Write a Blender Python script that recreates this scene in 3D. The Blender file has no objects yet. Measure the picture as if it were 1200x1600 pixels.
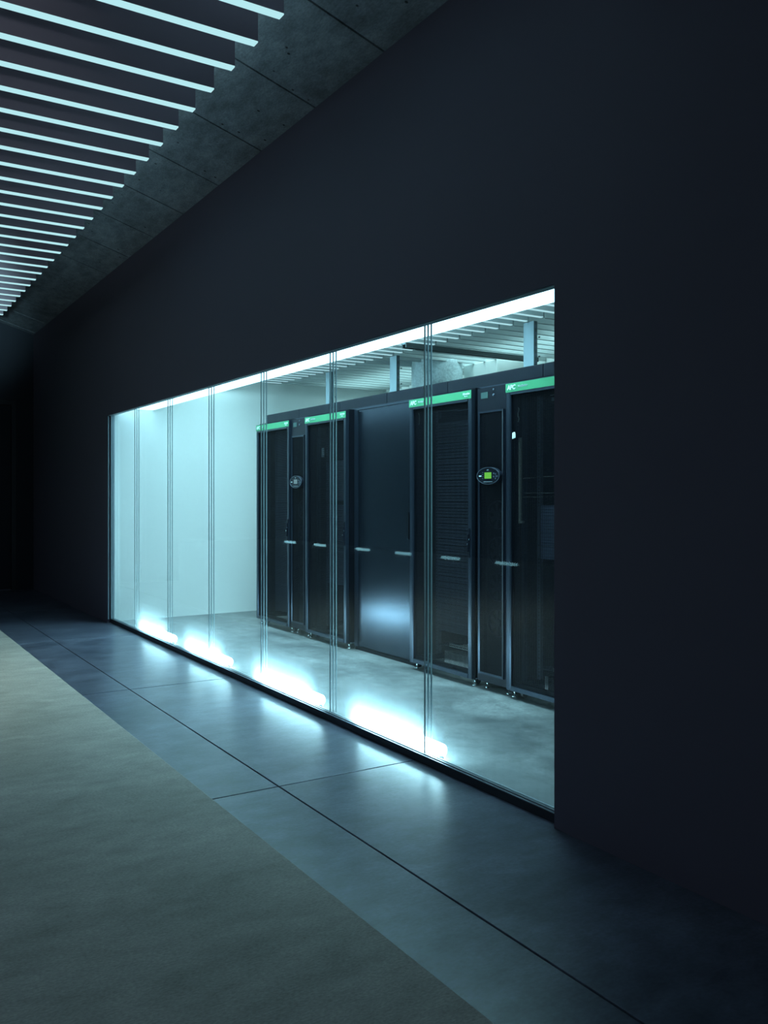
import bpy, bmesh, math, random
from mathutils import Vector, Matrix
random.seed(7)
S = bpy.context.scene
C = S.collection
PI = math.pi

# ------------------------------------------------------------------ camera
cd = bpy.data.cameras.new('camera')
cam = bpy.data.objects.new('camera', cd); C.objects.link(cam)
cam.location = (0, 0, 1.27)
cam.rotation_euler = (PI / 2, 0, -math.radians(32.15))
cd.sensor_fit = 'AUTO'; cd.sensor_width = 36
cd.lens = 36 * 1370 / 1600
cd.shift_y = -24 / 1600
cd.clip_start = 0.05
S.camera = cam

# ------------------------------------------------------------------ look
S.view_settings.view_transform = 'Standard'
S.view_settings.look = 'None'
S.view_settings.exposure = 0.0
S.view_settings.gamma = 1.0
S.view_settings.use_curve_mapping = False
S.cycles.max_bounces = 10
S.cycles.diffuse_bounces = 5
S.cycles.transparent_max_bounces = 24
S.cycles.sample_clamp_indirect = 4.0
S.cycles.use_denoising = True

# ------------------------------------------------------------------ world
w = bpy.data.worlds.new('world'); S.world = w; w.use_nodes = True
bg = w.node_tree.nodes['Background']
bg.inputs[0].default_value = (0.10, 0.16, 0.25, 1)
bg.inputs[1].default_value = 0.02

# ------------------------------------------------------------------ lamps
CYAN = (0.50, 0.95, 1.06)
TUBE_L = 60.0       # floor light tubes
STRIP_L = 4.5       # long light panel over the glass
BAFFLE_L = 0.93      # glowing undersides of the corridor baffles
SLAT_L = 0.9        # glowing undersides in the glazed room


def area(name, loc, rot, size, power, col, sy=None):
    l = bpy.data.lights.new(name, 'AREA'); l.energy = power; l.color = col
    l.size = size
    if sy: l.shape = 'RECTANGLE'; l.size_y = sy
    o = bpy.data.objects.new(name, l); C.objects.link(o)
    o.location = loc; o.rotation_euler = rot
    return o


def spot(name, loc, target, power, col, angle, blend, rad=.15):
    l = bpy.data.lights.new(name, 'SPOT'); l.energy = power; l.color = col
    l.spot_size = math.radians(angle); l.spot_blend = blend; l.shadow_soft_size = rad
    o = bpy.data.objects.new(name, l); C.objects.link(o)
    o.location = loc
    o.rotation_euler = (Vector(target) - Vector(loc)).to_track_quat('-Z', 'Y').to_euler()
    return o


# downlights of the hall, above the beige floor to the left of the frame
spot('hall_downlight', (-0.8, 6.8, 3.15), (-0.8, 6.9, 0), 410, (0.78, 1.0, 0.88), 102, 1.0)
# added narrow fill beside the camera, brightens the far baffles' sides
spot('far_baffle_fill', (-0.4, 0.0, 1.4), (0.85, 10.0, 3.22), 4000, (0.52, 0.92, 1.0), 12, 1.0)
spot('near_baffle_fill', (-.6, 1.3, 2.4), (0.0, 3.9, 3.40), 60, (0.75, 0.92, 1.0), 44, 1.0)  # added fill spot for the near baffles, not a fitting of the hall
# uplight lying on top of the baffles, it grazes the sloping concrete
area('baffle_top_uplight', (1.46, 4.5, 3.60), (PI, 0, 0), .05, 26, (0.55, 0.93, 1.0), 4.6)
spot('ceiling_fill', (-0.6, 0.6, 0.5), (1.9, 4.2, 3.6), 20, (0.55, 0.95, 1.0), 60, 1.0)  # fill spot added low beside the camera to lift the ceiling
# soft cool fill added at the upper left to lift the dark wall
area('hall_fill', (-4.0, 4.0, 4.6), (0, 0, 0), 3.0, 75, (0.58, 0.78, 1.0), 9.0)
# back aisle ceiling lamps behind the racks
area('back_aisle_lamp', (5.1, 6.0, 2.78), (0, 0, 0), .6, 85, (0.58, 0.97, 0.96), 5.6)
area('front_aisle_lamp', (3.4, 6.3, 2.78), (0, 0, 0), .5, 430, (0.52, 0.93, 1.0), 5.0)

# ------------------------------------------------------------------ materials


def nodes(name):
    m = bpy.data.materials.new(name); m.use_nodes = True
    nt = m.node_tree
    return m, nt, nt.nodes['Principled BSDF']


def plain(name, col, rough=.5, metal=0.0, spec=.5, bump=0.0, bscale=200.0, var=0.0):
    m, nt, b = nodes(name)
    b.inputs['Base Color'].default_value = (*col, 1)
    b.inputs['Roughness'].default_value = rough
    b.inputs['Metallic'].default_value = metal
    b.inputs['Specular IOR Level'].default_value = spec
    if bump or var:
        tc = nt.nodes.new('ShaderNodeTexCoord')
        n = nt.nodes.new('ShaderNodeTexNoise'); n.inputs['Scale'].default_value = bscale
        n.inputs['Detail'].default_value = 4
        nt.links.new(tc.outputs['Object'], n.inputs['Vector'])
        if bump:
            bp = nt.nodes.new('ShaderNodeBump'); bp.inputs['Strength'].default_value = bump
            bp.inputs['Distance'].default_value = .002
            nt.links.new(n.outputs[0], bp.inputs['Height'])
            nt.links.new(bp.outputs[0], b.inputs['Normal'])
        if var:
            r = nt.nodes.new('ShaderNodeValToRGB')
            r.color_ramp.elements[0].position = .3; r.color_ramp.elements[1].position = .7
            r.color_ramp.elements[0].color = (*[c * (1 - var) for c in col], 1)
            r.color_ramp.elements[1].color = (*[min(1, c * (1 + var)) for c in col], 1)
            nt.links.new(n.outputs[0], r.inputs[0])
            nt.links.new(r.outputs[0], b.inputs['Base Color'])
    return m


def concrete(name, c0, c1, rough=.35, spec=.5, rvar=.12, pits=False, streak=(1, 1, 1), bumps=.25, fine=60, mott=.3):
    m, nt, b = nodes(name)
    L = nt.links.new
    tc = nt.nodes.new('ShaderNodeTexCoord')
    mp = nt.nodes.new('ShaderNodeMapping'); mp.inputs['Scale'].default_value = streak
    L(tc.outputs['Object'], mp.inputs['Vector'])
    n1 = nt.nodes.new('ShaderNodeTexNoise'); n1.inputs['Scale'].default_value = 1.6; n1.inputs['Detail'].default_value = 5
    n1.inputs['Roughness'].default_value = .65; n1.inputs['Distortion'].default_value = .5
    n2 = nt.nodes.new('ShaderNodeTexNoise'); n2.inputs['Scale'].default_value = fine; n2.inputs['Detail'].default_value = 5
    L(mp.outputs[0], n1.inputs['Vector']); L(mp.outputs[0], n2.inputs['Vector'])
    r1 = nt.nodes.new('ShaderNodeValToRGB')
    r1.color_ramp.elements[0].position = .28; r1.color_ramp.elements[1].position = .72
    r1.color_ramp.elements[0].color = (*c0, 1); r1.color_ramp.elements[1].color = (*c1, 1)
    L(n1.outputs[0], r1.inputs[0])
    mx = nt.nodes.new('ShaderNodeMix'); mx.data_type = 'RGBA'; mx.blend_type = 'OVERLAY'
    mx.inputs[0].default_value = .45
    L(r1.outputs[0], mx.inputs[6]); L(n2.outputs[0], mx.inputs[7])
    n3 = nt.nodes.new('ShaderNodeTexNoise'); n3.inputs['Scale'].default_value = 7.0; n3.inputs['Detail'].default_value = 7
    n3.inputs['Roughness'].default_value = .7
    L(mp.outputs[0], n3.inputs['Vector'])
    r3 = nt.nodes.new('ShaderNodeMapRange'); r3.inputs[1].default_value = .3; r3.inputs[2].default_value = .7
    r3.inputs[3].default_value = 1 - mott; r3.inputs[4].default_value = 1 + mott
    L(n3.outputs[0], r3.inputs[0])
    m3 = nt.nodes.new('ShaderNodeVectorMath'); m3.operation = 'SCALE'
    L(mx.outputs[2], m3.inputs[0]); L(r3.outputs[0], m3.inputs['Scale'])
    out = m3.outputs[0]
    if pits:
        v = nt.nodes.new('ShaderNodeTexVoronoi'); v.inputs['Scale'].default_value = 9.0
        v.inputs['Randomness'].default_value = 1
        L(tc.outputs['Object'], v.inputs['Vector'])
        pr = nt.nodes.new('ShaderNodeValToRGB')
        pr.color_ramp.elements[0].position = .06; pr.color_ramp.elements[1].position = .10
        pr.color_ramp.elements[0].color = (.15, .15, .15, 1); pr.color_ramp.elements[1].color = (1, 1, 1, 1)
        L(v.outputs['Distance'], pr.inputs[0])
        m2 = nt.nodes.new('ShaderNodeMix'); m2.data_type = 'RGBA'; m2.blend_type = 'MULTIPLY'; m2.inputs[0].default_value = 1
        L(out, m2.inputs[6]); L(pr.outputs[0], m2.inputs[7]); out = m2.outputs[2]
    L(out, b.inputs['Base Color'])
    mr = nt.nodes.new('ShaderNodeMapRange')
    mr.inputs[3].default_value = rough - rvar; mr.inputs[4].default_value = rough + rvar
    mr.inputs[1].default_value = .3; mr.inputs[2].default_value = .7
    L(n1.outputs[0], mr.inputs[0]); L(mr.outputs[0], b.inputs['Roughness'])
    b.inputs['Specular IOR Level'].default_value = spec
    bp = nt.nodes.new('ShaderNodeBump'); bp.inputs['Strength'].default_value = bumps; bp.inputs['Distance'].default_value = .003
    L(n2.outputs[0], bp.inputs['Height']); L(bp.outputs[0], b.inputs['Normal'])
    return m


def glow(name, col, strength):
    m, nt, b = nodes(name)
    nt.nodes.remove(b)
    e = nt.nodes.new('ShaderNodeEmission'); e.inputs[0].default_value = (*col, 1); e.inputs[1].default_value = strength
    nt.links.new(e.outputs[0], nt.nodes['Material Output'].inputs[0])
    return m


def glass_mat():
    m, nt, b = nodes('bloom_dust_glass'); nt.nodes.remove(b); L = nt.links.new
    tr = nt.nodes.new('ShaderNodeBsdfTransparent'); tr.inputs[0].default_value = (.93, .95, .98, 1)
    gl = nt.nodes.new('ShaderNodeBsdfGlossy'); gl.inputs['Roughness'].default_value = .02
    gl.inputs[0].default_value = (.85, .97, 1, 1)
    fr = nt.nodes.new('ShaderNodeFresnel'); geo = nt.nodes.new('ShaderNodeNewGeometry')
    io = nt.nodes.new('ShaderNodeMapRange'); io.inputs[3].default_value = 1.23; io.inputs[4].default_value = 1 / 1.23
    L(geo.outputs['Backfacing'], io.inputs[0]); L(io.outputs[0], fr.inputs[0])   # the same reflectance from both faces
    m1 = nt.nodes.new('ShaderNodeMixShader')
    L(fr.outputs[0], m1.inputs[0]); L(tr.outputs[0], m1.inputs[1]); L(gl.outputs[0], m1.inputs[2])
    tl = nt.nodes.new('ShaderNodeBsdfTranslucent'); tl.inputs[0].default_value = (.8, .9, .95, 1)
    tc = nt.nodes.new('ShaderNodeTexCoord')
    mp = nt.nodes.new('ShaderNodeMapping'); mp.inputs['Scale'].default_value = (30, 30, 1.2)
    n = nt.nodes.new('ShaderNodeTexNoise'); n.inputs['Scale'].default_value = 2; n.inputs['Detail'].default_value = 3
    L(tc.outputs['Object'], mp.inputs[0]); L(mp.outputs[0], n.inputs['Vector'])
    mr = nt.nodes.new('ShaderNodeMapRange'); mr.inputs[3].default_value = .010; mr.inputs[4].default_value = .030
    L(n.outputs[0], mr.inputs[0])
    # dust thickened at the foot of the glass to imitate the floor lights' bloom
    sx = nt.nodes.new('ShaderNodeSeparateXYZ'); L(tc.outputs['Object'], sx.inputs[0])
    hr = nt.nodes.new('ShaderNodeMapRange'); hr.interpolation_type = 'SMOOTHERSTEP'
    hr.inputs[1].default_value = 0.0; hr.inputs[2].default_value = .45; hr.inputs[3].default_value = 9.0; hr.inputs[4].default_value = .04
    L(sx.outputs['Z'], hr.inputs[0])
    mu = nt.nodes.new('ShaderNodeMath'); mu.operation = 'MULTIPLY'
    L(mr.outputs[0], mu.inputs[0]); L(hr.outputs[0], mu.inputs[1]); mr = mu
    m2 = nt.nodes.new('ShaderNodeMixShader')
    L(mr.outputs[0], m2.inputs[0]); L(m1.outputs[0], m2.inputs[1]); L(tl.outputs[0], m2.inputs[2])
    L(m2.outputs[0], nt.nodes['Material Output'].inputs[0])
    return m


def mesh_sheet(name, col, open_):
    """finely perforated steel sheet: round holes, 9 mm apart"""
    m, nt, b = nodes(name); L = nt.links.new
    b.inputs['Base Color'].default_value = (*col, 1); b.inputs['Roughness'].default_value = .55
    b.inputs['Specular IOR Level'].default_value = .06
    tc = nt.nodes.new('ShaderNodeTexCoord')
    mp = nt.nodes.new('ShaderNodeMapping'); mp.inputs['Scale'].default_value = (0, 120, 120)
    L(tc.outputs['Object'], mp.inputs[0])
    v = nt.nodes.new('ShaderNodeTexVoronoi'); v.inputs['Scale'].default_value = 1
    v.inputs['Randomness'].default_value = 0
    L(mp.outputs[0], v.inputs['Vector'])
    lt = nt.nodes.new('ShaderNodeMath'); lt.operation = 'LESS_THAN'; lt.inputs[1].default_value = math.sqrt(open_ / PI)
    L(v.outputs['Distance'], lt.inputs[0])
    tr = nt.nodes.new('ShaderNodeBsdfTransparent')
    mx = nt.nodes.new('ShaderNodeMixShader')
    L(lt.outputs[0], mx.inputs[0]); L(b.outputs[0], mx.inputs[1]); L(tr.outputs[0], mx.inputs[2])
    L(mx.outputs[0], nt.nodes['Material Output'].inputs[0])
    return m


M = dict(
    wall=plain('dark_plaster', (.112, .104, .140), .75, spec=.25, bump=.15, bscale=90),
    hall=plain('hall_dark_plaster', (.03, .034, .045), .9, spec=.1),
    beige=concrete('beige_screed', (.24, .235, .215), (.36, .35, .325), .75, .15, .05, bumps=.3, fine=90, streak=(1, 1.8, 1), mott=.14),
    tile=concrete('dark_concrete_tile', (.034, .043, .064), (.108, .125, .172), .30, .5, .0, streak=(1, 1.6, 1), bumps=.10, mott=.38),
    grout=plain('grout', (.01, .012, .015), .9),
    rfloor=concrete('room_concrete', (.07, .082, .086), (.22, .24, .24), .42, .4, .08, bumps=.10, streak=(1.3, 1, 1), mott=.42),
    ceil=concrete('board_concrete', (.14, .155, .18), (.26, .29, .33), .8, .2, .05, pits=True, streak=(2, .8, 1), bumps=.6, mott=.35),
    rwall=plain('white_wall', (.80, .84, .82), .6, spec=.3, bump=.1, bscale=150),
    rceil=plain('room_ceiling_paint', (.45, .5, .5), .8),
    fin=plain('baffle_dark', (.27, .22, .27), .7, spec=.2, bump=.1, bscale=300),
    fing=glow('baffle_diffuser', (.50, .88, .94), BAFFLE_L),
    slat=plain('slat_grey', (.42, .47, .47), .6),
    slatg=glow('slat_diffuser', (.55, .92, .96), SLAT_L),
    strip=glow('light_panel_glow', CYAN, STRIP_L),
    tube=glow('tube_glow', (.50, .92, 1.0), TUBE_L),
    alu=plain('frame_aluminium', (.30, .38, .43), .4, metal=.3),
    dalu=plain('sill_dark_metal', (.035, .04, .05), .45, metal=.3, spec=.4),
    joint=plain('glass_edge', (.28, .38, .41), .4, spec=.4),
    glass=glass_mat(),
    rack=plain('rack_black_steel', (.006, .008, .014), .36, spec=.12, bump=.04, bscale=500),
    rackm=plain('rack_black_matte', (.003, .004, .007), .6, spec=.06),
    stile=plain('rack_frame_steel', (.026, .036, .054), .3, metal=.6, spec=.3),
    panel=plain('rack_blank_door', (.027, .038, .056), .23, metal=.85, spec=.4),
    mesh=mesh_sheet('perforated_door', (.003, .004, .007), .50),
    meshf=mesh_sheet('perforated_rear', (.05, .06, .07), .45),
    blank=plain('blanking_plastic', (.060, .075, .110), .45, spec=.3),
    server=plain('server_metal', (.08, .11, .18), .4, metal=.2, spec=.5),
    fan=plain('fan_plastic', (.016, .020, .030), .5, spec=.25),
    rail=plain('rail_steel', (.10, .125, .16), .4, metal=.6),
    hole=plain('hole_black', (.004, .004, .005), .9),
    chrome=plain('chrome', (.65, .7, .72), .2, metal=1),
    rubber=plain('caster_rubber', (.02, .02, .022), .7),
    green=plain('green_badge', (.062, .31, .15), .5, spec=.2),
    dgreen=plain('dull_green_badge', (.03, .075, .07), .6),
    white=plain('white_print', (.75, .9, .9), .5),
    grey=plain('grey_print', (.35, .42, .45), .5),
    tag=plain('white_tag', (.85, .9, .85), .6),
    cable=plain('pale_cable', (.35, .36, .30), .6),
    lcd=glow('green_display', (.22, .78, .10), .75),
    lcd2=glow('pale_display', (.30, .52, .55), .6),
    post=plain('galvanised', (.21, .28, .32), .5, metal=.1),
    column=concrete('column_concrete', (.34, .42, .44), (.48, .56, .58), .5, .3, .05),
    duct=plain('white_duct', (.70, .74, .72), .6),
    track=plain('dark_track', (.05, .07, .075), .5),
)

# ------------------------------------------------------------------ mesh helpers


class MB:
    def __init__(s): s.b = bmesh.new()

    def box(s, x0, x1, y0, y1, z0, z1, mi=0):
        v = [s.b.verts.new(p) for p in ((x0, y0, z0), (x1, y0, z0), (x1, y1, z0), (x0, y1, z0),
                                        (x0, y0, z1), (x1, y0, z1), (x1, y1, z1), (x0, y1, z1))]
        for q in ((0, 3, 2, 1), (4, 5, 6, 7), (0, 1, 5, 4), (1, 2, 6, 5), (2, 3, 7, 6), (3, 0, 4, 7)):
            f = s.b.faces.new([v[i] for i in q]); f.material_index = mi
        return s

    def cyl(s, c, r, h, axis='z', n=24, r2=None, mi=0):
        R = {'z': Matrix.Identity(4), 'x': Matrix.Rotation(PI / 2, 4, 'Y'), 'y': Matrix.Rotation(-PI / 2, 4, 'X')}[axis]
        g = bmesh.ops.create_cone(s.b, cap_ends=True, segments=n, radius1=r, radius2=r if r2 is None else r2,
                                  depth=h, matrix=Matrix.Translation(c) @ R)
        for v in g['verts']:
            for f in v.link_faces: f.material_index = mi; f.smooth = len(f.verts) == 4
        return s

    def prism(s, pts, axis, a, b, mi=0):
        """polygon pts in the two other axes, extruded along axis from a to b"""
        def P(p, t):
            return {'x': (t, p[0], p[1]), 'y': (p[0], t, p[1]), 'z': (p[0], p[1], t)}[axis]
        A = [s.b.verts.new(P(p, a)) for p in pts]; B = [s.b.verts.new(P(p, b)) for p in pts]
        n = len(pts)
        fs = [s.b.faces.new(A), s.b.faces.new(B[::-1])]
        for i in range(n):
            fs.append(s.b.faces.new((A[i], B[i], B[(i + 1) % n], A[(i + 1) % n])))
        for f in fs: f.material_index = mi
        return s

    def ring(s, c, r0, r1, h, axis='x', n=40, sy=1.0, mi=0):
        """flat ring with depth h, around axis x, squashed in z by sy"""
        vs = []
        for k in range(n):
            a = 2 * PI * k / n; ca, sa = math.cos(a), math.sin(a) * sy
            vs.append([s.b.verts.new((c[0] + d, c[1] + r * ca, c[2] + r * sa)) for d in (0, h) for r in (r0, r1)])
        for k in range(n):
            A, B = vs[k], vs[(k + 1) % n]
            for i, j in ((0, 1), (1, 3), (3, 2), (2, 0)):
                f = s.b.faces.new((A[i], A[j], B[j], B[i])); f.material_index = mi
        return s

    def tube(s, pts, r, n=8, mi=0):
        pts = [Vector(p) for p in pts]; rings = []
        for i, p in enumerate(pts):
            d = (pts[min(i + 1, len(pts) - 1)] - pts[max(i - 1, 0)]).normalized()
            u = d.orthogonal().normalized() if i == 0 else (u - d * u.dot(d)).normalized()
            v = d.cross(u)
            rings.append([s.b.verts.new(p + r * (math.cos(2 * PI * k / n) * u + math.sin(2 * PI * k / n) * v)) for k in range(n)])
        for a, b in zip(rings, rings[1:]):
            for k in range(n):
                f = s.b.faces.new((a[k], a[(k + 1) % n], b[(k + 1) % n], b[k])); f.smooth = True; f.material_index = mi
        s.b.faces.new(rings[0][::-1]); s.b.faces.new(rings[-1])
        return s

    def build(s, name, mats, parent=None, loc=(0, 0, 0), bevel=0.0):
        bmesh.ops.recalc_face_normals(s.b, faces=s.b.faces)
        me = bpy.data.meshes.new(name); s.b.to_mesh(me); s.b.free()
        for m in (mats if isinstance(mats, (list, tuple)) else [mats]): me.materials.append(m)
        o = bpy.data.objects.new(name, me); C.objects.link(o)
        o.location = loc
        if parent: o.parent = parent
        if bevel:
            md = o.modifiers.new('bevel', 'BEVEL'); md.width = bevel; md.segments = 2
            md.limit_method = 'ANGLE'
        return o


def tag(o, label=None, cat=None, group=None, kind=None):
    if label: o['label'] = label
    if cat: o['category'] = cat
    if group: o['group'] = group
    if kind: o['kind'] = kind
    return o


def thing(name, loc, label, cat, group=None):
    o = bpy.data.objects.new(name, None); C.objects.link(o); o.location = loc
    o.empty_display_size = .1
    return tag(o, label, cat, group)


def kids(o): return [c for c in bpy.data.objects if c.parent == o]


def copy_tree(o, parent=None):
    c = o.copy(); C.objects.link(c)
    if parent: c.parent = parent
    for ch in kids(o): copy_tree(ch, c)
    return c


def text(name, body, size, parent, loc, mat, align='LEFT', shear=0.0, bold=0.0):
    """lettering that faces the corridor (-X), reading from +Y to -Y"""
    cu = bpy.data.curves.new(name, 'FONT'); cu.body = body; cu.size = size
    cu.extrude = .0006; cu.shear = shear; cu.offset = bold; cu.align_x = align; cu.align_y = 'CENTER'
    cu.resolution_u = 3; cu.materials.append(mat)
    tmp = bpy.data.objects.new(name, cu)
    me = bpy.data.meshes.new_from_object(tmp); me.name = name
    bpy.data.objects.remove(tmp)
    o = bpy.data.objects.new(name, me); C.objects.link(o)
    o.parent = parent; o.location = loc; o.rotation_euler = (PI / 2, 0, -PI / 2)
    return o


# ================================================================== THE SETTING
WX = 2.34            # corridor face of the dark wall
Y0, Y1 = 2.497, 8.97  # the glazed opening
ZH = 2.087           # its head
GX = 2.40            # glass plane

# floors
mb = MB(); mb.box(-6.5, 1.338, -4, 24, -.10, .012)
tag(mb.build('floor', M['beige'], bevel=.003), kind='structure')
mb = MB(); mb.box(1.338, WX + .06, -4, 12.8, -.10, -.006)
tag(mb.build('floor_bed', M['grout']), kind='structure')
mb = MB()
ys = [-3.34, -1.06, 1.22, 3.50, 5.78, 8.06, 10.34, 12.62]
for a, b in zip([-4] + ys, ys + [12.8]):
    mb.box(1.3385, 1.650, a + .004, b - .004, -.05, 0)
    mb.box(1.658, WX + .06, a + .004, b - .004, -.05, 0)
tag(mb.build('floor_tiles', M['tile'], bevel=.0015), kind='structure')
mb = MB(); mb.box(WX + .06, 7.2, 0.6, 9.03, -.10, 0)
tag(mb.build('room_floor', M['rfloor']), kind='structure')

# dark wall with the opening
mb = MB()
mb.box(WX, WX + .05, -4, Y0, 0, 3.70)
mb.box(WX, WX + .05, Y1, 12.8, 0, 3.70)
mb.box(WX, WX + .05, Y0, Y1, ZH, 3.70)
tag(mb.build('wall_right', M['wall']), kind='structure')

# sloping board-marked concrete ceiling, then flat over the hall
SL = .31


def cz(x): return 3.5 + SL * (WX - x)


mb = MB()
y = 3.72 - .745 * 11
while y < 12.8:
    a, b = y + .007, min(y + .745 - .007, 12.8)
    mb.prism([(WX, cz(WX)), (-1.5, cz(-1.5)), (-1.5, cz(-1.5) + .1), (WX, cz(WX) + .1)], 'y', a, b)
    y += .745
mb.prism([(WX + .3, cz(WX) + .02), (-1.5, cz(-1.5) + .03), (-1.5, cz(-1.5) + .2), (WX + .3, cz(WX) + .2)], 'y', -4, 12.8, 1)
tag(mb.build('ceiling', [M['ceil'], M['grout']]), kind='structure')
mb = MB(); mb.box(-6.6, -1.5, -4, 24, cz(-1.5), cz(-1.5) + .1); mb.box(-1.5, WX + .3, 12.8, 24, cz(-1.5), cz(-1.5) + .1)
tag(mb.build('ceiling_hall', M['hall']), kind='structure')

# the hall beyond and to the left
mb = MB(); mb.box(-6.6, -6.5, -4, 24, 0, 4.8)
tag(mb.build('wall_left', M['hall']), kind='structure')
mb = MB(); mb.box(-6.6, WX + .05, -4.1, -4, 0, 4.8)
tag(mb.build('wall_behind', M['hall']), kind='structure')
mb = MB(); mb.box(-6.6, WX, 24, 24.1, 0, 4.8)
tag(mb.build('wall_far', M['hall']), kind='structure')
mb = MB()
mb.box(.4, .9, 12.8, 12.95, 0, 3.95); mb.box(2.12, WX + .05, 12.8, 12.95, 0, 3.7)
mb.box(.9, 2.12, 12.8, 12.95, 2.58, 3.9)
tag(mb.build('wall_end', M['hall']), kind='structure')
d1 = tag(bpy.data.objects.new('door_1', None), kind='structure'); C.objects.link(d1); d1.location = (1.51, 12.86, 0)
MB().box(-.61, -.55, -.05, .05, 0, 2.58).box(.55, .61, -.05, .05, 0, 2.58).box(-.55, .55, -.05, .05, 2.52, 2.58).build('door_frame', M['dalu'], d1)
MB().box(-.545, -.003, -.02, .02, .01, 2.515).box(.003, .545, -.02, .02, .01, 2.515).build('door_leaf', M['hall'], d1, bevel=.003)
MB().cyl((-.06, -.05, 1.05), .01, .25).cyl((.06, -.05, 1.05), .01, .25).box(-.065, -.055, -.05, -.02, .95, .96).box(.055, .065, -.05, -.02, .95, .96).build('door_handle', M['alu'], d1)
MB().box(.9, 2.12, -.02, 0, 2.58, 3.10).build('trim_1', M['hall'], None, (0, 12.8, 0))
tag(bpy.data.objects['trim_1'], kind='structure')

# the glazed room
mb = MB(); mb.box(2.39, 7.3, 9.03, 9.13, 0, 3.4)
tag(mb.build('wall_room_end', M['rwall']), kind='structure')
mb = MB(); mb.box(5.66, 5.76, 0.5, 9.03, 0, 2.8)
tag(mb.build('wall_room_back', M['rwall']), kind='structure')
mb = MB(); mb.box(2.39, 7.3, .5, .6, 0, 3.4)
tag(mb.build('wall_room_near', M['rwall']), kind='structure')
mb = MB(); mb.box(2.39, 5.8, .5, 9.13, 2.80, 2.9)
tag(mb.build('ceiling_room', M['rceil']), kind='structure')
# soffit that carries the light panel over the glass
mb = MB(); mb.box(2.39, 2.86, .6, 9.03, 2.185, 2.80)
tag(mb.build('trim_2', M['rceil']), kind='structure')

# ------------------------------------------------------------------ the window
win = bpy.data.objects.new('window_1', None); C.objects.link(win); tag(win, kind='structure')
# head frame: grooved aluminium
mb = MB(); mb.box(WX + .05, 2.470, .6, 9.03, 2.113, 2.184)
mb.box(WX + .05, WX + .058, Y0 - .02, Y1, 2.094, 2.113); mb.box(2.43, 2.437, Y0 - .02, Y1, 2.106, 2.113)
mb.build('head_frame', M['alu'], win)
mb = MB(); mb.box(WX + .012, WX + .05, Y0, Y1 - .001, ZH - .004, ZH - .001)
mb.build('head_lip', M['alu'], win)
# far jamb
mb = MB(); mb.box(WX + .004, WX + .012, Y1 - .028, Y1 - .001, .036, ZH - .005); mb.box(WX + .03, WX + .045, Y1 - .035, Y1 - .001, .036, ZH - .005)
mb.box(WX + .051, WX + .07, Y1 - .02, 9.029, .036, 2.10)
mb.build('jamb_frame', M['alu'], win)
# near jamb (behind the wall's edge)
mb = MB(); mb.box(WX + .051, WX + .11, Y0 - .08, Y0 - .02, .036, 2.10)
mb.build('jamb_frame', M['alu'], win)
# sill: dark kick with two rails on top
mb = MB(); mb.box(2.375, 2.420, Y0 - .1, Y1 + .05, -.005, .036)
mb.box(2.3755, 2.380, Y0 - .1, Y1 + .05, .036, .040, 1); mb.box(2.391, 2.396, Y0 - .1, Y1 + .05, .036, .042, 1)
mb.box(2.412, 2.419, Y0 - .1, Y1 + .05, .036, .041, 1)
mb.build('sill', [M['dalu'], M['alu']], win)
joints = [2.50, 3.4536, 4.3975, 5.35, 6.30, 7.26, 8.22, 9.02]
for a, b in zip(joints, joints[1:]):
    MB().box(GX, GX + .006, a + .006, b - .006, .0365, 2.112).build('glass_pane', M['glass'], win)
for yj in joints[1:-1]:
    mb = MB()
    for dx in (0.0, .019, .038): mb.box(GX + dx, GX + dx + .004, yj - .0045, yj + .0045, .0365, 2.112)
    mb.build('joint_profile', M['joint'], win)

# ------------------------------------------------------------------ light panel above the glass
t = thing('ceiling_light_panel', (2.66, 4.8, 2.17), 'long continuous white light panel along the top of the glass wall', 'ceiling light')
MB().box(-.185, .165, -4.15, 4.22, 0, .004).build('diffuser', M['strip'], t)
mb = MB(); mb.box(-.187, .167, -4.16, 4.225, .0045, .0145)
mb.build('housing', M['alu'], t)

# ------------------------------------------------------------------ floor lights inside the glass
fl_spec = [
    (3.40, 4.13, 'glowing white linear floor light at the foot of the glass, before the slatted rack', 0),
    (4.63, 5.43, 'glowing white linear floor light at the foot of the glass, before the plain recessed door', 0),
    (6.06, 6.80, 'glowing white linear floor light at the foot of the glass, left of the farthest rack', 0),
    (7.30, 8.06, 'glowing white linear floor light at the foot of the glass, farthest one by the pale end wall', 0)]
fl_labels = ['largest glowing floor light at the foot of the glass, before the slatted rack',
             'second largest glowing floor light, at the foot of the glass below the dim servers',
             'second smallest glowing floor light, at the foot of the glass before the pale wall',
             'smallest glowing floor light at the foot of the glass, next to the far jamb']
root = None
for i, (a, b, _, _) in enumerate(fl_spec):
    if root is None:
        root = thing('floor_light', (2.462, a, 0), fl_labels[0], 'floor light', 'linear floor lights along the glass')
        first = root
        ln = .75
        MB().cyl((0, ln / 2, .052), .036, ln - .012, 'y', 24).build('lamp_tube', M['tube'], root)
        MB().box(-.02, .02, .01, ln - .01, .0, .016).build('base_channel', M['alu'], root)
        for ye in (.006, ln - .006):
            MB().box(-.014, .014, ye - .004, ye + .004, .0, .03).build('end_cap', M['alu'], root)
        o = root
    else:
        o = copy_tree(first); o.location = (2.462, a, 0); o['label'] = fl_labels[i]
    o.scale = (1, (b - a) / .75, 1)

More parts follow.
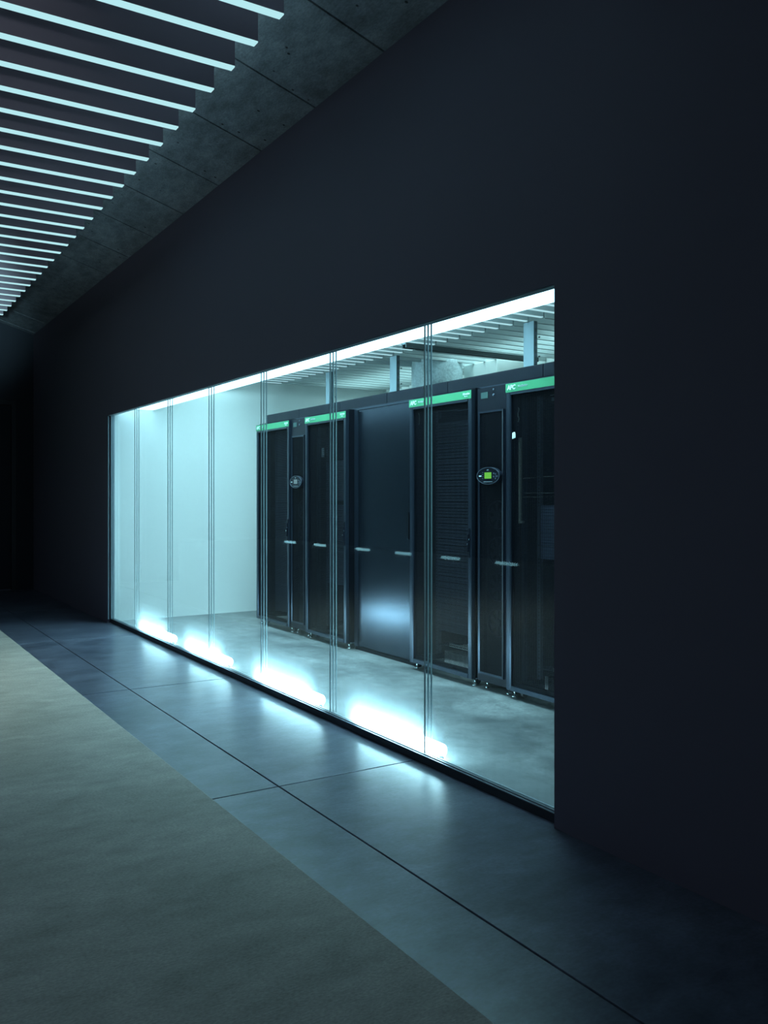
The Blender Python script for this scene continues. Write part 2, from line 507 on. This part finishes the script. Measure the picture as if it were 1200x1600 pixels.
# the same lights along the hall's left side, seen only mirrored in the glass
for i, (a, b) in enumerate([(12.0, 12.6), (13.7, 14.3), (15.4, 16.0), (17.1, 17.7), (19.2, 19.8), (20.9, 21.5)]):
    if i == 0:
        r2 = thing('hall_floor_light', (-5.55, a, .013), 'low hall light mirrored in the glass as the streak nearest the wall edge', 'floor light', 'floor lights across the hall')
        MB().cyl((0, .3, .04), .028, .56, 'y', 16).build('lamp_tube', glow('hall_tube_glow', (.45, .9, 1.0), 5.0), r2)
        MB().box(-.02, .02, .0, .6, .0, .014).build('base_channel', M['alu'], r2)
        o = r2
    else:
        o = copy_tree(r2); o.location.y = a
        o['label'] = 'low hall light mirrored in the glass as ' + ['', 'second streak from the wall edge', 'third streak from the wall edge', 'streak at the recessed door\'s far side', 'second streak from the far rack', 'faint streak on the farthest rack'][i]

# ------------------------------------------------------------------ corridor baffles
bf = None
ORD = ['nearest', 'second', 'third', 'fourth', 'fifth', 'sixth', 'seventh', 'eighth', 'ninth', 'tenth', 'eleventh', 'twelfth',
       'thirteenth', 'fourteenth', 'fifteenth', 'sixteenth', 'seventeenth', 'eighteenth', 'nineteenth', 'twentieth', 'twenty-first',
       'twenty-second', 'twenty-third', 'twenty-fourth', 'twenty-fifth', 'twenty-sixth', 'twenty-seventh', 'farthest']
for k in range(0, 28):
    yy = 3.269 + .2596 * k
    if bf is None:
        bf = thing('ceiling_baffle', (1.569, yy, 3.25), 'nearest dark ceiling baffle with glowing underside, topmost in the photo', 'ceiling baffle', 'baffles above the corridor')
        MB().box(-3.1, 0, 0, .043, .006, .30).build('baffle_body', M['fin'], bf)
        MB().box(-3.1, 0, 0, .043, 0, .0055).build('diffuser', M['fing'], bf)
        for hx in (-.5, -2.6): MB().cyl((hx, .021, .30 + .5 * (cz(1.569 + hx) - 3.55)), .004, cz(1.569 + hx) - 3.55, n=8).build('hanger', M['alu'], bf)
    else:
        o = copy_tree(bf); o.location.y = yy
        o['label'] = ORD[k] + (' dark ceiling baffle with glowing underside' + (', counted from the top of the photo' if k < 27 else ', last of the row'))

# ------------------------------------------------------------------ baffles in the glazed room
s1 = s2 = None
for k in range(0, 34):
    yy = 3.4875 + .1645 * k + .02
    if yy > 8.95: break
    if s1 is None:
        s1 = thing('room_baffle', (2.90, yy, 2.54), 'pale ceiling baffle with bright underside above the front aisle of the server room', 'ceiling baffle', 'baffles over the front aisle behind the glass')
        MB().box(0, 1.36, 0, .028, .005, .14).build('baffle_body', M['slat'], s1)
        MB().box(0, 1.36, 0, .028, 0, .0045).build('diffuser', M['slatg'], s1)
        s2 = thing('room_baffle', (4.275, yy, 2.54), 'grey unlit ceiling baffle above the racks of the server room', 'ceiling baffle', 'unlit baffles over the racks')
        MB().box(0, 1.375, 0, .028, 0, .14).build('baffle_body', M['slat'], s2)
    else:
        o = copy_tree(s1); o.location.y = yy
        o = copy_tree(s2); o.location.y = yy

# ================================================================== RACKS
RX = 3.605           # front plane of the doors
RL = {}


def rack_proto():
    """750 wide, 1070 deep, 1990 high; local x is depth, y across, origin centre of the front edge on the floor"""
    t = thing('server_rack', (0, 0, 0), 'x', 'server rack', 'tall racks with green brand strip')
    h = .371
    b0, b1 = .055, 1.99
    # body frame
    mb = MB()
    for s in (-1, 1):
        for xx in (.06, 1.03):
            y_ = s * (h - .022); mb.box(xx - .018, xx + .018, y_ - .018, y_ + .018, b0, b1)
        mb.box(.078, 1.012, s * (h - .022) - .018, s * (h - .022) + .018, b0, b0 + .04)
    for xx in (.06, 1.03):
        mb.box(xx - .018, xx + .018, -h + .04, h - .04, b0, b0 + .04); mb.box(xx - .018, xx + .018, -h + .04, h - .04, b1 - .06, b1)
    mb.build('rack_frame', M['rack'], t)
    for s in (-1, 1):
        MB().box(.035, 1.05, s * h - .002, s * h + .002, b0 + .0, b1).build('side_panel', M['rackm'], t)
    MB().box(.035, 1.06, -h, h, b1 - .001, b1 + .008).build('roof_panel', M['rackm'], t)
    # mounting rails with square holes
    for s in (-1, 1):
        mb = MB(); mb.box(.15, .154, s * .232 - .014, s * .232 + .014, .12, 1.90); mb.box(.15, .20, s * .246 - .001, s * .246 + .001, .12, 1.90)
        for k in range(80):
            z = .14 + k * .0222
            mb.box(.1485, .1499, s * .232 - .004, s * .232 + .004, z, z + .009, 1)
        mb.build('mounting_rail', [M['rail'], M['hole']], t)
        mb = MB(); mb.box(.10, .13, s * .325 - .012, s * .325 + .012, .10, 1.93)
        mb.build('cable_channel', M['stile'], t)
    # front door: stiles, rails, perforated sheet
    zb, zt = .052, 1.985
    mb = MB()
    for s in (-1, 1):
        mb.prism([(0.004, s * h), (.03, s * h), (.03, s * (h - .042)), (.006, s * (h - .042)), (0, s * (h - .034)), (0, s * (h - .006))], 'z', zb, zt)
    mb.box(0, .03, -h + .042, h - .042, zb, zb + .028); mb.box(0, .03, -h + .042, h - .042, zt - .075, zt)
    door = mb.build('front_door', M['stile'], t)
    MB().box(.016, .0175, -h + .042, h - .042, zb + .028, zt - .075).build('perforated_sheet', M['mesh'], door)
    MB().box(-.003, .0, -h, h, 1.927, 1.981).build('brand_strip', M['green'], door)
    text('brand_lettering', 'APC', .040, door, (-.0045, h - .018, 1.954), M['white'], bold=.0012, shear=.12)
    text('brand_small_lettering', 'NetShelter', .020, door, (-.0045, h - .118, 1.956), M['grey'], shear=.25)
    text('maker_lettering', 'Schneider', .019, door, (-.0045, -h + .088, 1.960), M['white'], bold=.0004)
    text('maker_small_lettering', 'Electric', .012, door, (-.0045, -h + .072, 1.944), M['white'])
    mb = MB(); mb.box(-.006, 0, -h + .012, -h + .034, .86, 1.06); mb.box(-.018, -.006, -h + .016, -h + .030, .90, 1.02)
    mb.build('door_handle', M['rack'], door, bevel=.002)
    MB().cyl((-.009, -h + .023, .985), .009, .006, 'x', 16).box(-.019, -.018, -h + .018, -h + .028, .945, .957).build('lock', M['chrome'], door)
    # rear door
    MB().box(1.062, 1.068, -h, h, b0, 1.98).build('rear_door', M['meshf'], t)
    # castors and levelling feet
    for s in (-1, 1):
        for xx in (.10, .98):
            mb = MB(); mb.cyl((xx, s * .31, .022), .022, .022, 'y', 20); mb.box(xx - .016, xx + .016, s * .31 - .014, s * .31 + .014, .036, .0545, 1)
            mb.build('caster', [M['rubber'], M['rail']], t)
        mb = MB(); mb.cyl((.05, s * .345, .0275), .005, .054, n=10); mb.cyl((.05, s * .345, .005), .016, .01, n=16)
        mb.build('levelling_foot', M['chrome'], t)
    return t


def inrow_proto():
    t = thing('cooling_unit', (0, 0, 0), 'x', 'cooling unit', 'narrow cooling units between the racks')
    h = .149
    mb = MB(); mb.box(.10, 1.05, -h, h, .055, 1.985)
    mb.build('cabinet', M['rackm'], t)
    mb = MB()
    for s in (-1, 1): mb.box(.02, .055, s * h, s * (h - .022), .055, 1.985)
    mb.box(.02, .055, -h + .022, h - .022, .055, .105); mb.box(.02, .055, -h + .022, h - .022, 1.83, 1.985)
    mb.build('front_frame', M['rack'], t)
    mb = MB()
    for s in (-1, 1): mb.prism([(.006, s * (h - .022)), (.020, s * (h - .022)), (.020, s * (h - .036)), (.010, s * (h - .036))], 'z', .105, 1.83)
    mb.box(.008, .02, -h + .036, h - .036, .105, .118); mb.box(.008, .02, -h + .036, h - .036, 1.818, 1.83)
    door = mb.build('front_door', M['stile'], t)
    MB().box(.014, .016, -h + .036, h - .036, .118, 1.818).build('perforated_sheet', M['mesh'], door)
    for z in (1.15, .915, .68, .445):
        mb = MB(); mb.ring((.06, 0, z), .088, .094, .02); mb.cyl((.075, 0, z), .03, .03, 'x', 20)
        for q in range(7):
            a = q * 2 * PI / 7
            R = [(math.cos(a + d) * r, math.sin(a + d) * r) for r, d in ((.028, 0), (.085, .25), (.085, .75), (.028, .6))]
            mb.prism([(p[0], z + p[1]) for p in R], 'x', .072, .075)
        mb.build('fan', M['fan'], t)
    # oval control display
    dz = 1.405
    mb = MB(); n = 48
    mb.prism([(math.cos(2 * PI * k / n) * .118, dz + math.sin(2 * PI * k / n) * .056) for k in range(n)], 'x', -.012, .013)
    disp = mb.build('control_display', M['rack'], t, bevel=.003)
    MB().ring((-.015, 0, dz), .111, .117, .003, sy=.475).build('display_rim', M['rail'], disp)
    MB().box(-.0145, -.0125, -.034, .034, dz - .018, dz + .022).build('screen', M['lcd'], disp)
    for (by, bz) in ((-.058, .014), (-.058, -.006), (-.076, .010), (-.082, -.004), (-.076, -.018), (-.094, -.004)):
        MB().cyl((-.0135, by, dz + bz), .0055, .003, 'x', 12).build('button', M['rail'], disp)
    for k in range(4): MB().box(-.0135, -.0125, .048, .060, dz + .020 - k * .013, dz + .024 - k * .013).build('indicator', M['rail'], disp)
    MB().box(-.0135, -.0125, .068, .094, dz - .004, dz + .003).build('status_mark', M['white'], disp)
    text('display_lettering', 'APC', .011, disp, (-.0135, .012, dz + .037), M['grey'])
    MB().box(-.0135, -.0125, -.045, .045, dz - .040, dz - .037).build('display_lettering_line', M['grey'], disp)
    # small badge and lock on the top rail
    MB().box(.0175, .0198, .04, .11, 1.915, 1.955).build('badge', M['dgreen'], t)
    MB().cyl((.017, -.02, 1.93), .008, .006, 'x', 14).cyl((.017, -.02, 1.965), .006, .006, 'x', 14).build('lock', M['rail'], t)
    for s in (-1, 1):
        mb = MB(); mb.cyl((.07, s * .11, .0275), .005, .055, n=10); mb.cyl((.07, s * .11, .005), .015, .01, n=16)
        mb.build('levelling_foot', M['chrome'], t)
    for xx in (.2, .95):
        mb = MB(); mb.cyl((xx, 0, .022), .022, .03, 'y', 20); mb.box(xx - .016, xx + .016, -.02, .02, .036, .0545, 1)
        mb.build('caster', [M['rubber'], M['rail']], t)
    return t


R = []
rp = rack_proto()
rack_y = [7.777, 6.703, 5.012, 3.915]
rlab = ['black server rack at the far end of the row, against the pale wall',
        'black server rack left of the recessed plain door, holding three dim servers',
        'slatted black server rack right of the recessed plain door',
        'black server rack cut by the dark wall edge, nearest of the four']
for i, yy in enumerate(rack_y):
    o = rp if i == 0 else copy_tree(rp)
    o.location = (RX, yy, 0); o['label'] = rlab[i]; R.append(o)
ip = inrow_proto()
for i, (yy, lb) in enumerate([(7.240, 'narrow black cooling unit with a small pale oval display, between the two farthest racks'),
                              (4.450, 'narrow black cooling unit with a bright green oval display, between the two nearest racks')]):
    o = ip if i == 0 else copy_tree(ip)
    o.location = (RX, yy, 0); o['label'] = lb
    if i == 0: far_in = o
# the far display is pale, not green
for c in kids(far_in):
    if c.name.startswith('control_display'):
        for q in kids(c):
            if q.name.startswith('screen'):
                q.data = q.data.copy(); q.data.materials[0] = M['lcd2']

# recessed plain door between the racks
t = thing('aisle_door', (RX + .075, 5.857, 0), 'plain dark sheet metal door set back between two server racks', 'door')
a, b = -.467, .465
mb = MB(); mb.box(.0, .05, b - .055, b - .002, .03, 1.995); mb.box(0, .05, a + .002, a + .075, .03, 1.995); mb.box(0, .05, a + .075, b - .055, 1.985, 1.995)
mb.build('door_frame', M['stile'], t)
MB().box(.006, .04, a + .078, b - .058, .035, 1.985).build('door_leaf', M['panel'], t, bevel=.003)
MB().box(-.01, .0055, a + .10, a + .115, .95, 1.15).build('door_handle', M['rackm'], t)
mb = MB(); mb.box(.01, .04, a + .002, b - .002, 0, .03); mb.build('threshold', M['rackm'], t)

# raised trunking along the tops of the racks, in lengths
cuts = [3.1, 4.06, 5.05, 5.86, 6.62, 7.40, 8.15]
labs = ['nearest length of dark trunking on top of the racks, cut by the wall edge',
        'length of dark trunking on top of the rack with horizontal slats',
        'length of dark trunking on the rack tops right of the recessed door',
        'length of dark trunking above the recessed plain door',
        'length of dark trunking on top of the rack left of the recessed door',
        'far end length of dark trunking on the rack row']
first = None
for i, (a, b) in enumerate(zip(cuts, cuts[1:])):
    w_ = b - a - .003
    t = thing('cable_trunking', (RX + .105, a, 1.9985), labs[i], 'cable trunking', 'trunking on top of the racks')
    MB().prism([(0, 0), (.80, 0), (.80, .090), (0, .090)], 'y', 0.0015, w_).build('trough', M['rack'], t, bevel=.002)
    MB().box(.01, .79, .004, w_ - .004, .0902, .0952).build('lid', M['rackm'], t)
    MB().box(-.004, 0, 0.0015, w_, -.0005, .010).build('edge_flange', M['stile'], t)

# ------------------------------------------------------------------ what the racks hold
def blanks(y, z0, z1, label):
    t = thing('equipment_stack', (RX + .14, y, 0), label, 'rack equipment')
    n = int((z1 - z0) / .0445)
    for k in range(n):
        z = z0 + k * .0445
        mb = MB()
        # each 1U panel has two sloping ribs
        for q in (0, .02225):
            mb.prism([(0.0, z + q), (.010, z + q), (.010, z + q + .0175), (.006, z + q + .0175), (-.004, z + q + .004)], 'y', -.216, .216)
        mb.build('panel_slat', M['blank'], t)
    MB().box(.011, .60, -.216, .216, z0, z1 - .002).build('equipment_body', M['rackm'], t)
    return t


blanks(5.012, .30, 1.84, 'tall block of horizontal black slats inside the rack right of the recessed door')
t = thing('equipment_stack', (RX + .14, 7.777, 0), 'dark block of black blanking plates inside the farthest rack', 'rack equipment')
for k in range(20):
    MB().box(0, .012, -.216, .216, .14 + k * .089, .14 + k * .089 + .086).build('blanking_plate', M['blank'], t)
MB().box(.013, .5, -.216, .216, .14, 1.91).build('equipment_body', M['rackm'], t)


def server(y, z, hh, label, group, mat='server', ribs=3, line=False, first=[None]):
    t = thing('server', (RX + .135, y, z), label, 'server', group)
    mb = MB(); mb.box(.012, .62, -.216, .216, 0, hh)
    mb.build('chassis', M['rackm'], t)
    mb = MB(); pitch = (hh - .006) / ribs
    for k in range(ribs):
        z_ = .003 + k * pitch
        mb.prism([(.0, z_), (.011, z_), (.011, z_ + pitch * .55), (.004, z_ + pitch * .55)], 'y', -.20, .20)
    mb.box(.004, .0115, -.20, .20, 0, hh)
    mb.build('bezel', M[mat], t)
    mb = MB()
    for s in (-1, 1): mb.box(-.006, .008, s * .2015, s * .216, .004, hh - .004)
    mb.build('ear', M['rail'], t)
    if line:
        MB().box(-.002, .003, -.06, .195, hh - .010, hh - .005).box(-.002, .003, -.15, -.11, hh - .010, hh - .005).build('light_edge', M['rail'], t)
    return t


for k in range(4):
    z = .880 + k * .0845
    server(3.915, z, .082, ['lowest', 'second lowest', 'second highest', 'topmost'][k] + ' bluish ribbed server in the rack cut by the wall edge',
           'ribbed servers in the nearest rack', ribs=4)
for k in range(4):
    z = 1.235 + k * .0885
    server(6.703, z, .086, ['lowest', 'second lowest', 'second highest', 'topmost'][k] + ' dark server in the rack left of the recessed door',
           'dim servers in the second far rack', mat='blank', ribs=2, line=k < 3)
t = thing('equipment_stack', (RX + .14, 6.703, 0), 'dark block of black slats low in the rack left of the recessed door', 'rack equipment')
for k in range(14):
    mb = MB()
    for q in (0, .025):
        mb.prism([(0.0, .50 + k * .05 + q), (.010, .50 + k * .05 + q), (.010, .50 + k * .05 + q + .024), (-.003, .50 + k * .05 + q + .004)], 'y', -.216, .216)
    mb.build('panel_slat', M['blank'], t)
MB().box(.011, .5, -.216, .216, .50, 1.198).build('equipment_body', M['rackm'], t)

# pale cables and tags seen through the mesh
def cable(name, pts, r, label, cat, group=None, mat='cable'):
    mb = MB(); mb.tube(pts, r); o = mb.build(name, M[mat]); return tag(o, label, cat, group)


def sag(y0, y1, z0, z1, x, n=16, amp=.006, seed=0):
    rr = random.Random(seed)
    return [(x, y0 + (y1 - y0) * k / n, z0 + (z1 - z0) * k / n + rr.uniform(-amp, amp) * .3) for k in range(n + 1)]


FX = RX + .05
cable('patch_cable', sag(4.215, 3.90, 1.385, 1.395, FX + .03, seed=1), .0016, 'upper thin pale cable strung across the rack cut by the wall edge', 'cable', 'thin cables across the nearest rack')
cable('patch_cable', sag(4.215, 3.90, 1.293, 1.293, FX + .03, seed=2), .0012, 'middle thin pale cable strung across the rack cut by the wall edge', 'cable', 'thin cables across the nearest rack')
cable('patch_cable', sag(4.215, 3.90, 1.268, 1.270, FX + .03, seed=3), .0012, 'lowest thin pale cable strung across the rack cut by the wall edge', 'cable', 'thin cables across the nearest rack')
mb = MB(); mb.box(FX, FX + .012, 4.205, 4.222, 1.10, 1.64); mb.box(FX - .002, FX + .014, 4.185, 4.222, 1.105, 1.12)
tag(mb.build('power_strip', M['cable']), 'vertical pale power strip inside the left of the rack cut by the wall edge', 'power strip')
mb = MB(); mb.prism([(4.238, 1.632), (4.206, 1.638), (4.206, 1.662), (4.212, 1.675), (4.236, 1.672)], 'x', RX + .008, RX + .012)
tag(mb.build('paper_tag', M['tag'], bevel=.002), 'small bright white tag hanging in the nearest rack above its power strip', 'tag')
cable('hook_cable', [(FX, 4.225 - .004 * math.sin(k), 1.83 - .009 * k) for k in range(11)], .003, 'short pale cable end hanging under the green strip of the nearest rack', 'cable')
cable('hook_cable', [(FX, 5.335 - .012 * math.sin(k * .3), 1.885 - .0085 * k) for k in range(11)], .003, 'short pale cable end hanging top left in the slatted rack', 'cable')
mb = MB(); mb.box(FX, FX + .012, 4.70, 4.722, 1.10, 1.66); mb.box(FX - .004, FX + .002, 4.70, 4.735, 1.60, 1.66)
tag(mb.build('power_strip', M['blank']), 'vertical dark power strip inside the right of the slatted rack', 'power strip')
cable('overhead_cable', sag(5.20, 4.72, 1.882, 1.865, FX + .02, seed=5), .004, 'thin grey cable running under the green strip of the slatted rack', 'cable', mat='rail')
mb = MB(); mb.box(FX, FX + .01, 6.82, 6.85, 1.62, 1.70); mb.box(FX - .001, FX, 6.825, 6.845, 1.64, 1.66)
tag(mb.build('paper_tag', M['grey']), 'small grey tag high inside the rack with three dim servers', 'tag')
# switch under the nearest green strip
t = thing('network_switch', (RX + .205, 3.915, 1.860), 'thin network switch with a row of white port marks below the nearest green strip', 'network switch')
MB().box(0, .35, -.21, .21, 0, .040).build('chassis', M['rackm'], t)
for k in range(4):
    MB().box(-.004, 0, .150 - k * .028, .172 - k * .028, .008, .030).build('port', M['grey'], t)
MB().box(-.005, 0, -.20, .185, .0405, .0465).build('light_edge', M['grey'], t)

# pale bars low in the racks; the upright plate stands in for lit floor
for yy, lb in ((5.012, 'pale slotted tray with a plate standing in for lit floor, low behind the slats of the slatted rack'), (3.915, 'pale slotted tray with a lit-floor plate, low in the rack cut by the wall edge')):
    t = thing('lit_floor_tray', (RX + .24, yy, .165), lb, 'cable tray')
    mb = MB(); mb.box(0, .30, -.20, .20, 0, .004); mb.box(0, .004, -.20, .20, .004, .024)
    for k in range(18): mb.box(-.0012, 0, -.19 + k * .0215, -.182 + k * .0215, .008, .018, 1)
    mb.box(.05, .054, -.02 if yy > 4.5 else .3, .33, -.155, -.055)
    mb.build('tray', [M['duct'], M['hole']], t)
    MB().box(0, .1, -.33, -.20, -.002, .006).box(0, .1, .20, .33, -.002, .006).build('bracket', M['rail'], t)

# ------------------------------------------------------------------ posts above the racks
labs = ['nearest pale steel post with slotted edge, on the rack tops by the wall edge',
        'middle pale steel post on the rack tops, left of the round column',
        'farthest slim steel post on the rack tops, seen behind a glass joint']
for i, (yy, lb) in enumerate(zip((4.78, 6.60, 7.82), labs)):
    t = thing('steel_post', (4.28, yy, 2.095), lb, 'steel post', 'steel posts above the racks')
    MB().box(0, .003, 0, .11, 0, .444).build('web', M['post'], t)
    mb = MB(); mb.box(0.003, .034, 0, .003, 0, .444); mb.box(.003, .050, .107, .11, 0, .444)
    for k in range(8): mb.box(.010, .028, -.0012, 0, .03 + k * .052, .055 + k * .052, 1)
    mb.build('flange', [M['track'], M['rail']], t)
    MB().cyl((.05, -.004, .33), .006, .010, 'y', 8).cyl((.05, -.004, .19), .006, .010, 'y', 8).build('bolt', M['track'], t)

# round column, behind the racks
mb = MB(); mb.cyl((4.92, 6.87, 1.40), .245, 2.79, n=64)
tag(mb.build('column', M['column'], bevel=.004), 'round pale concrete column behind the rack row', 'column', kind='structure')
# double track under the slats
t = thing('curtain_track', (4.00, 6.02, 2.50), 'dark double track running under the slatted ceiling before the round column', 'ceiling track')
MB().box(0, 1.45, 0, .012, 0, .040).build('rail', M['track'], t)
MB().box(0, 1.45, .055, .067, 0, .040).build('rail', M['track'], t)
MB().box(0, 1.45, .012, .055, .030, .040).build('web', M['post'], t)
# white boxed duct beside the column
t = thing('air_duct', (5.19, 6.30, 2.05), 'white boxed air duct beside the round column', 'air duct')
MB().box(0, .46, 0, .5, 0, .49).build('duct_body', M['duct'], t, bevel=.004)
MB().box(-.01, .46, -.01, 0, .10, .115).box(-.01, .46, -.01, 0, .20, .215).build('flange', M['rwall'], t)
MB().box(.10, .40, -.012, -.0, .32, .36).build('grille', M['track'], t)
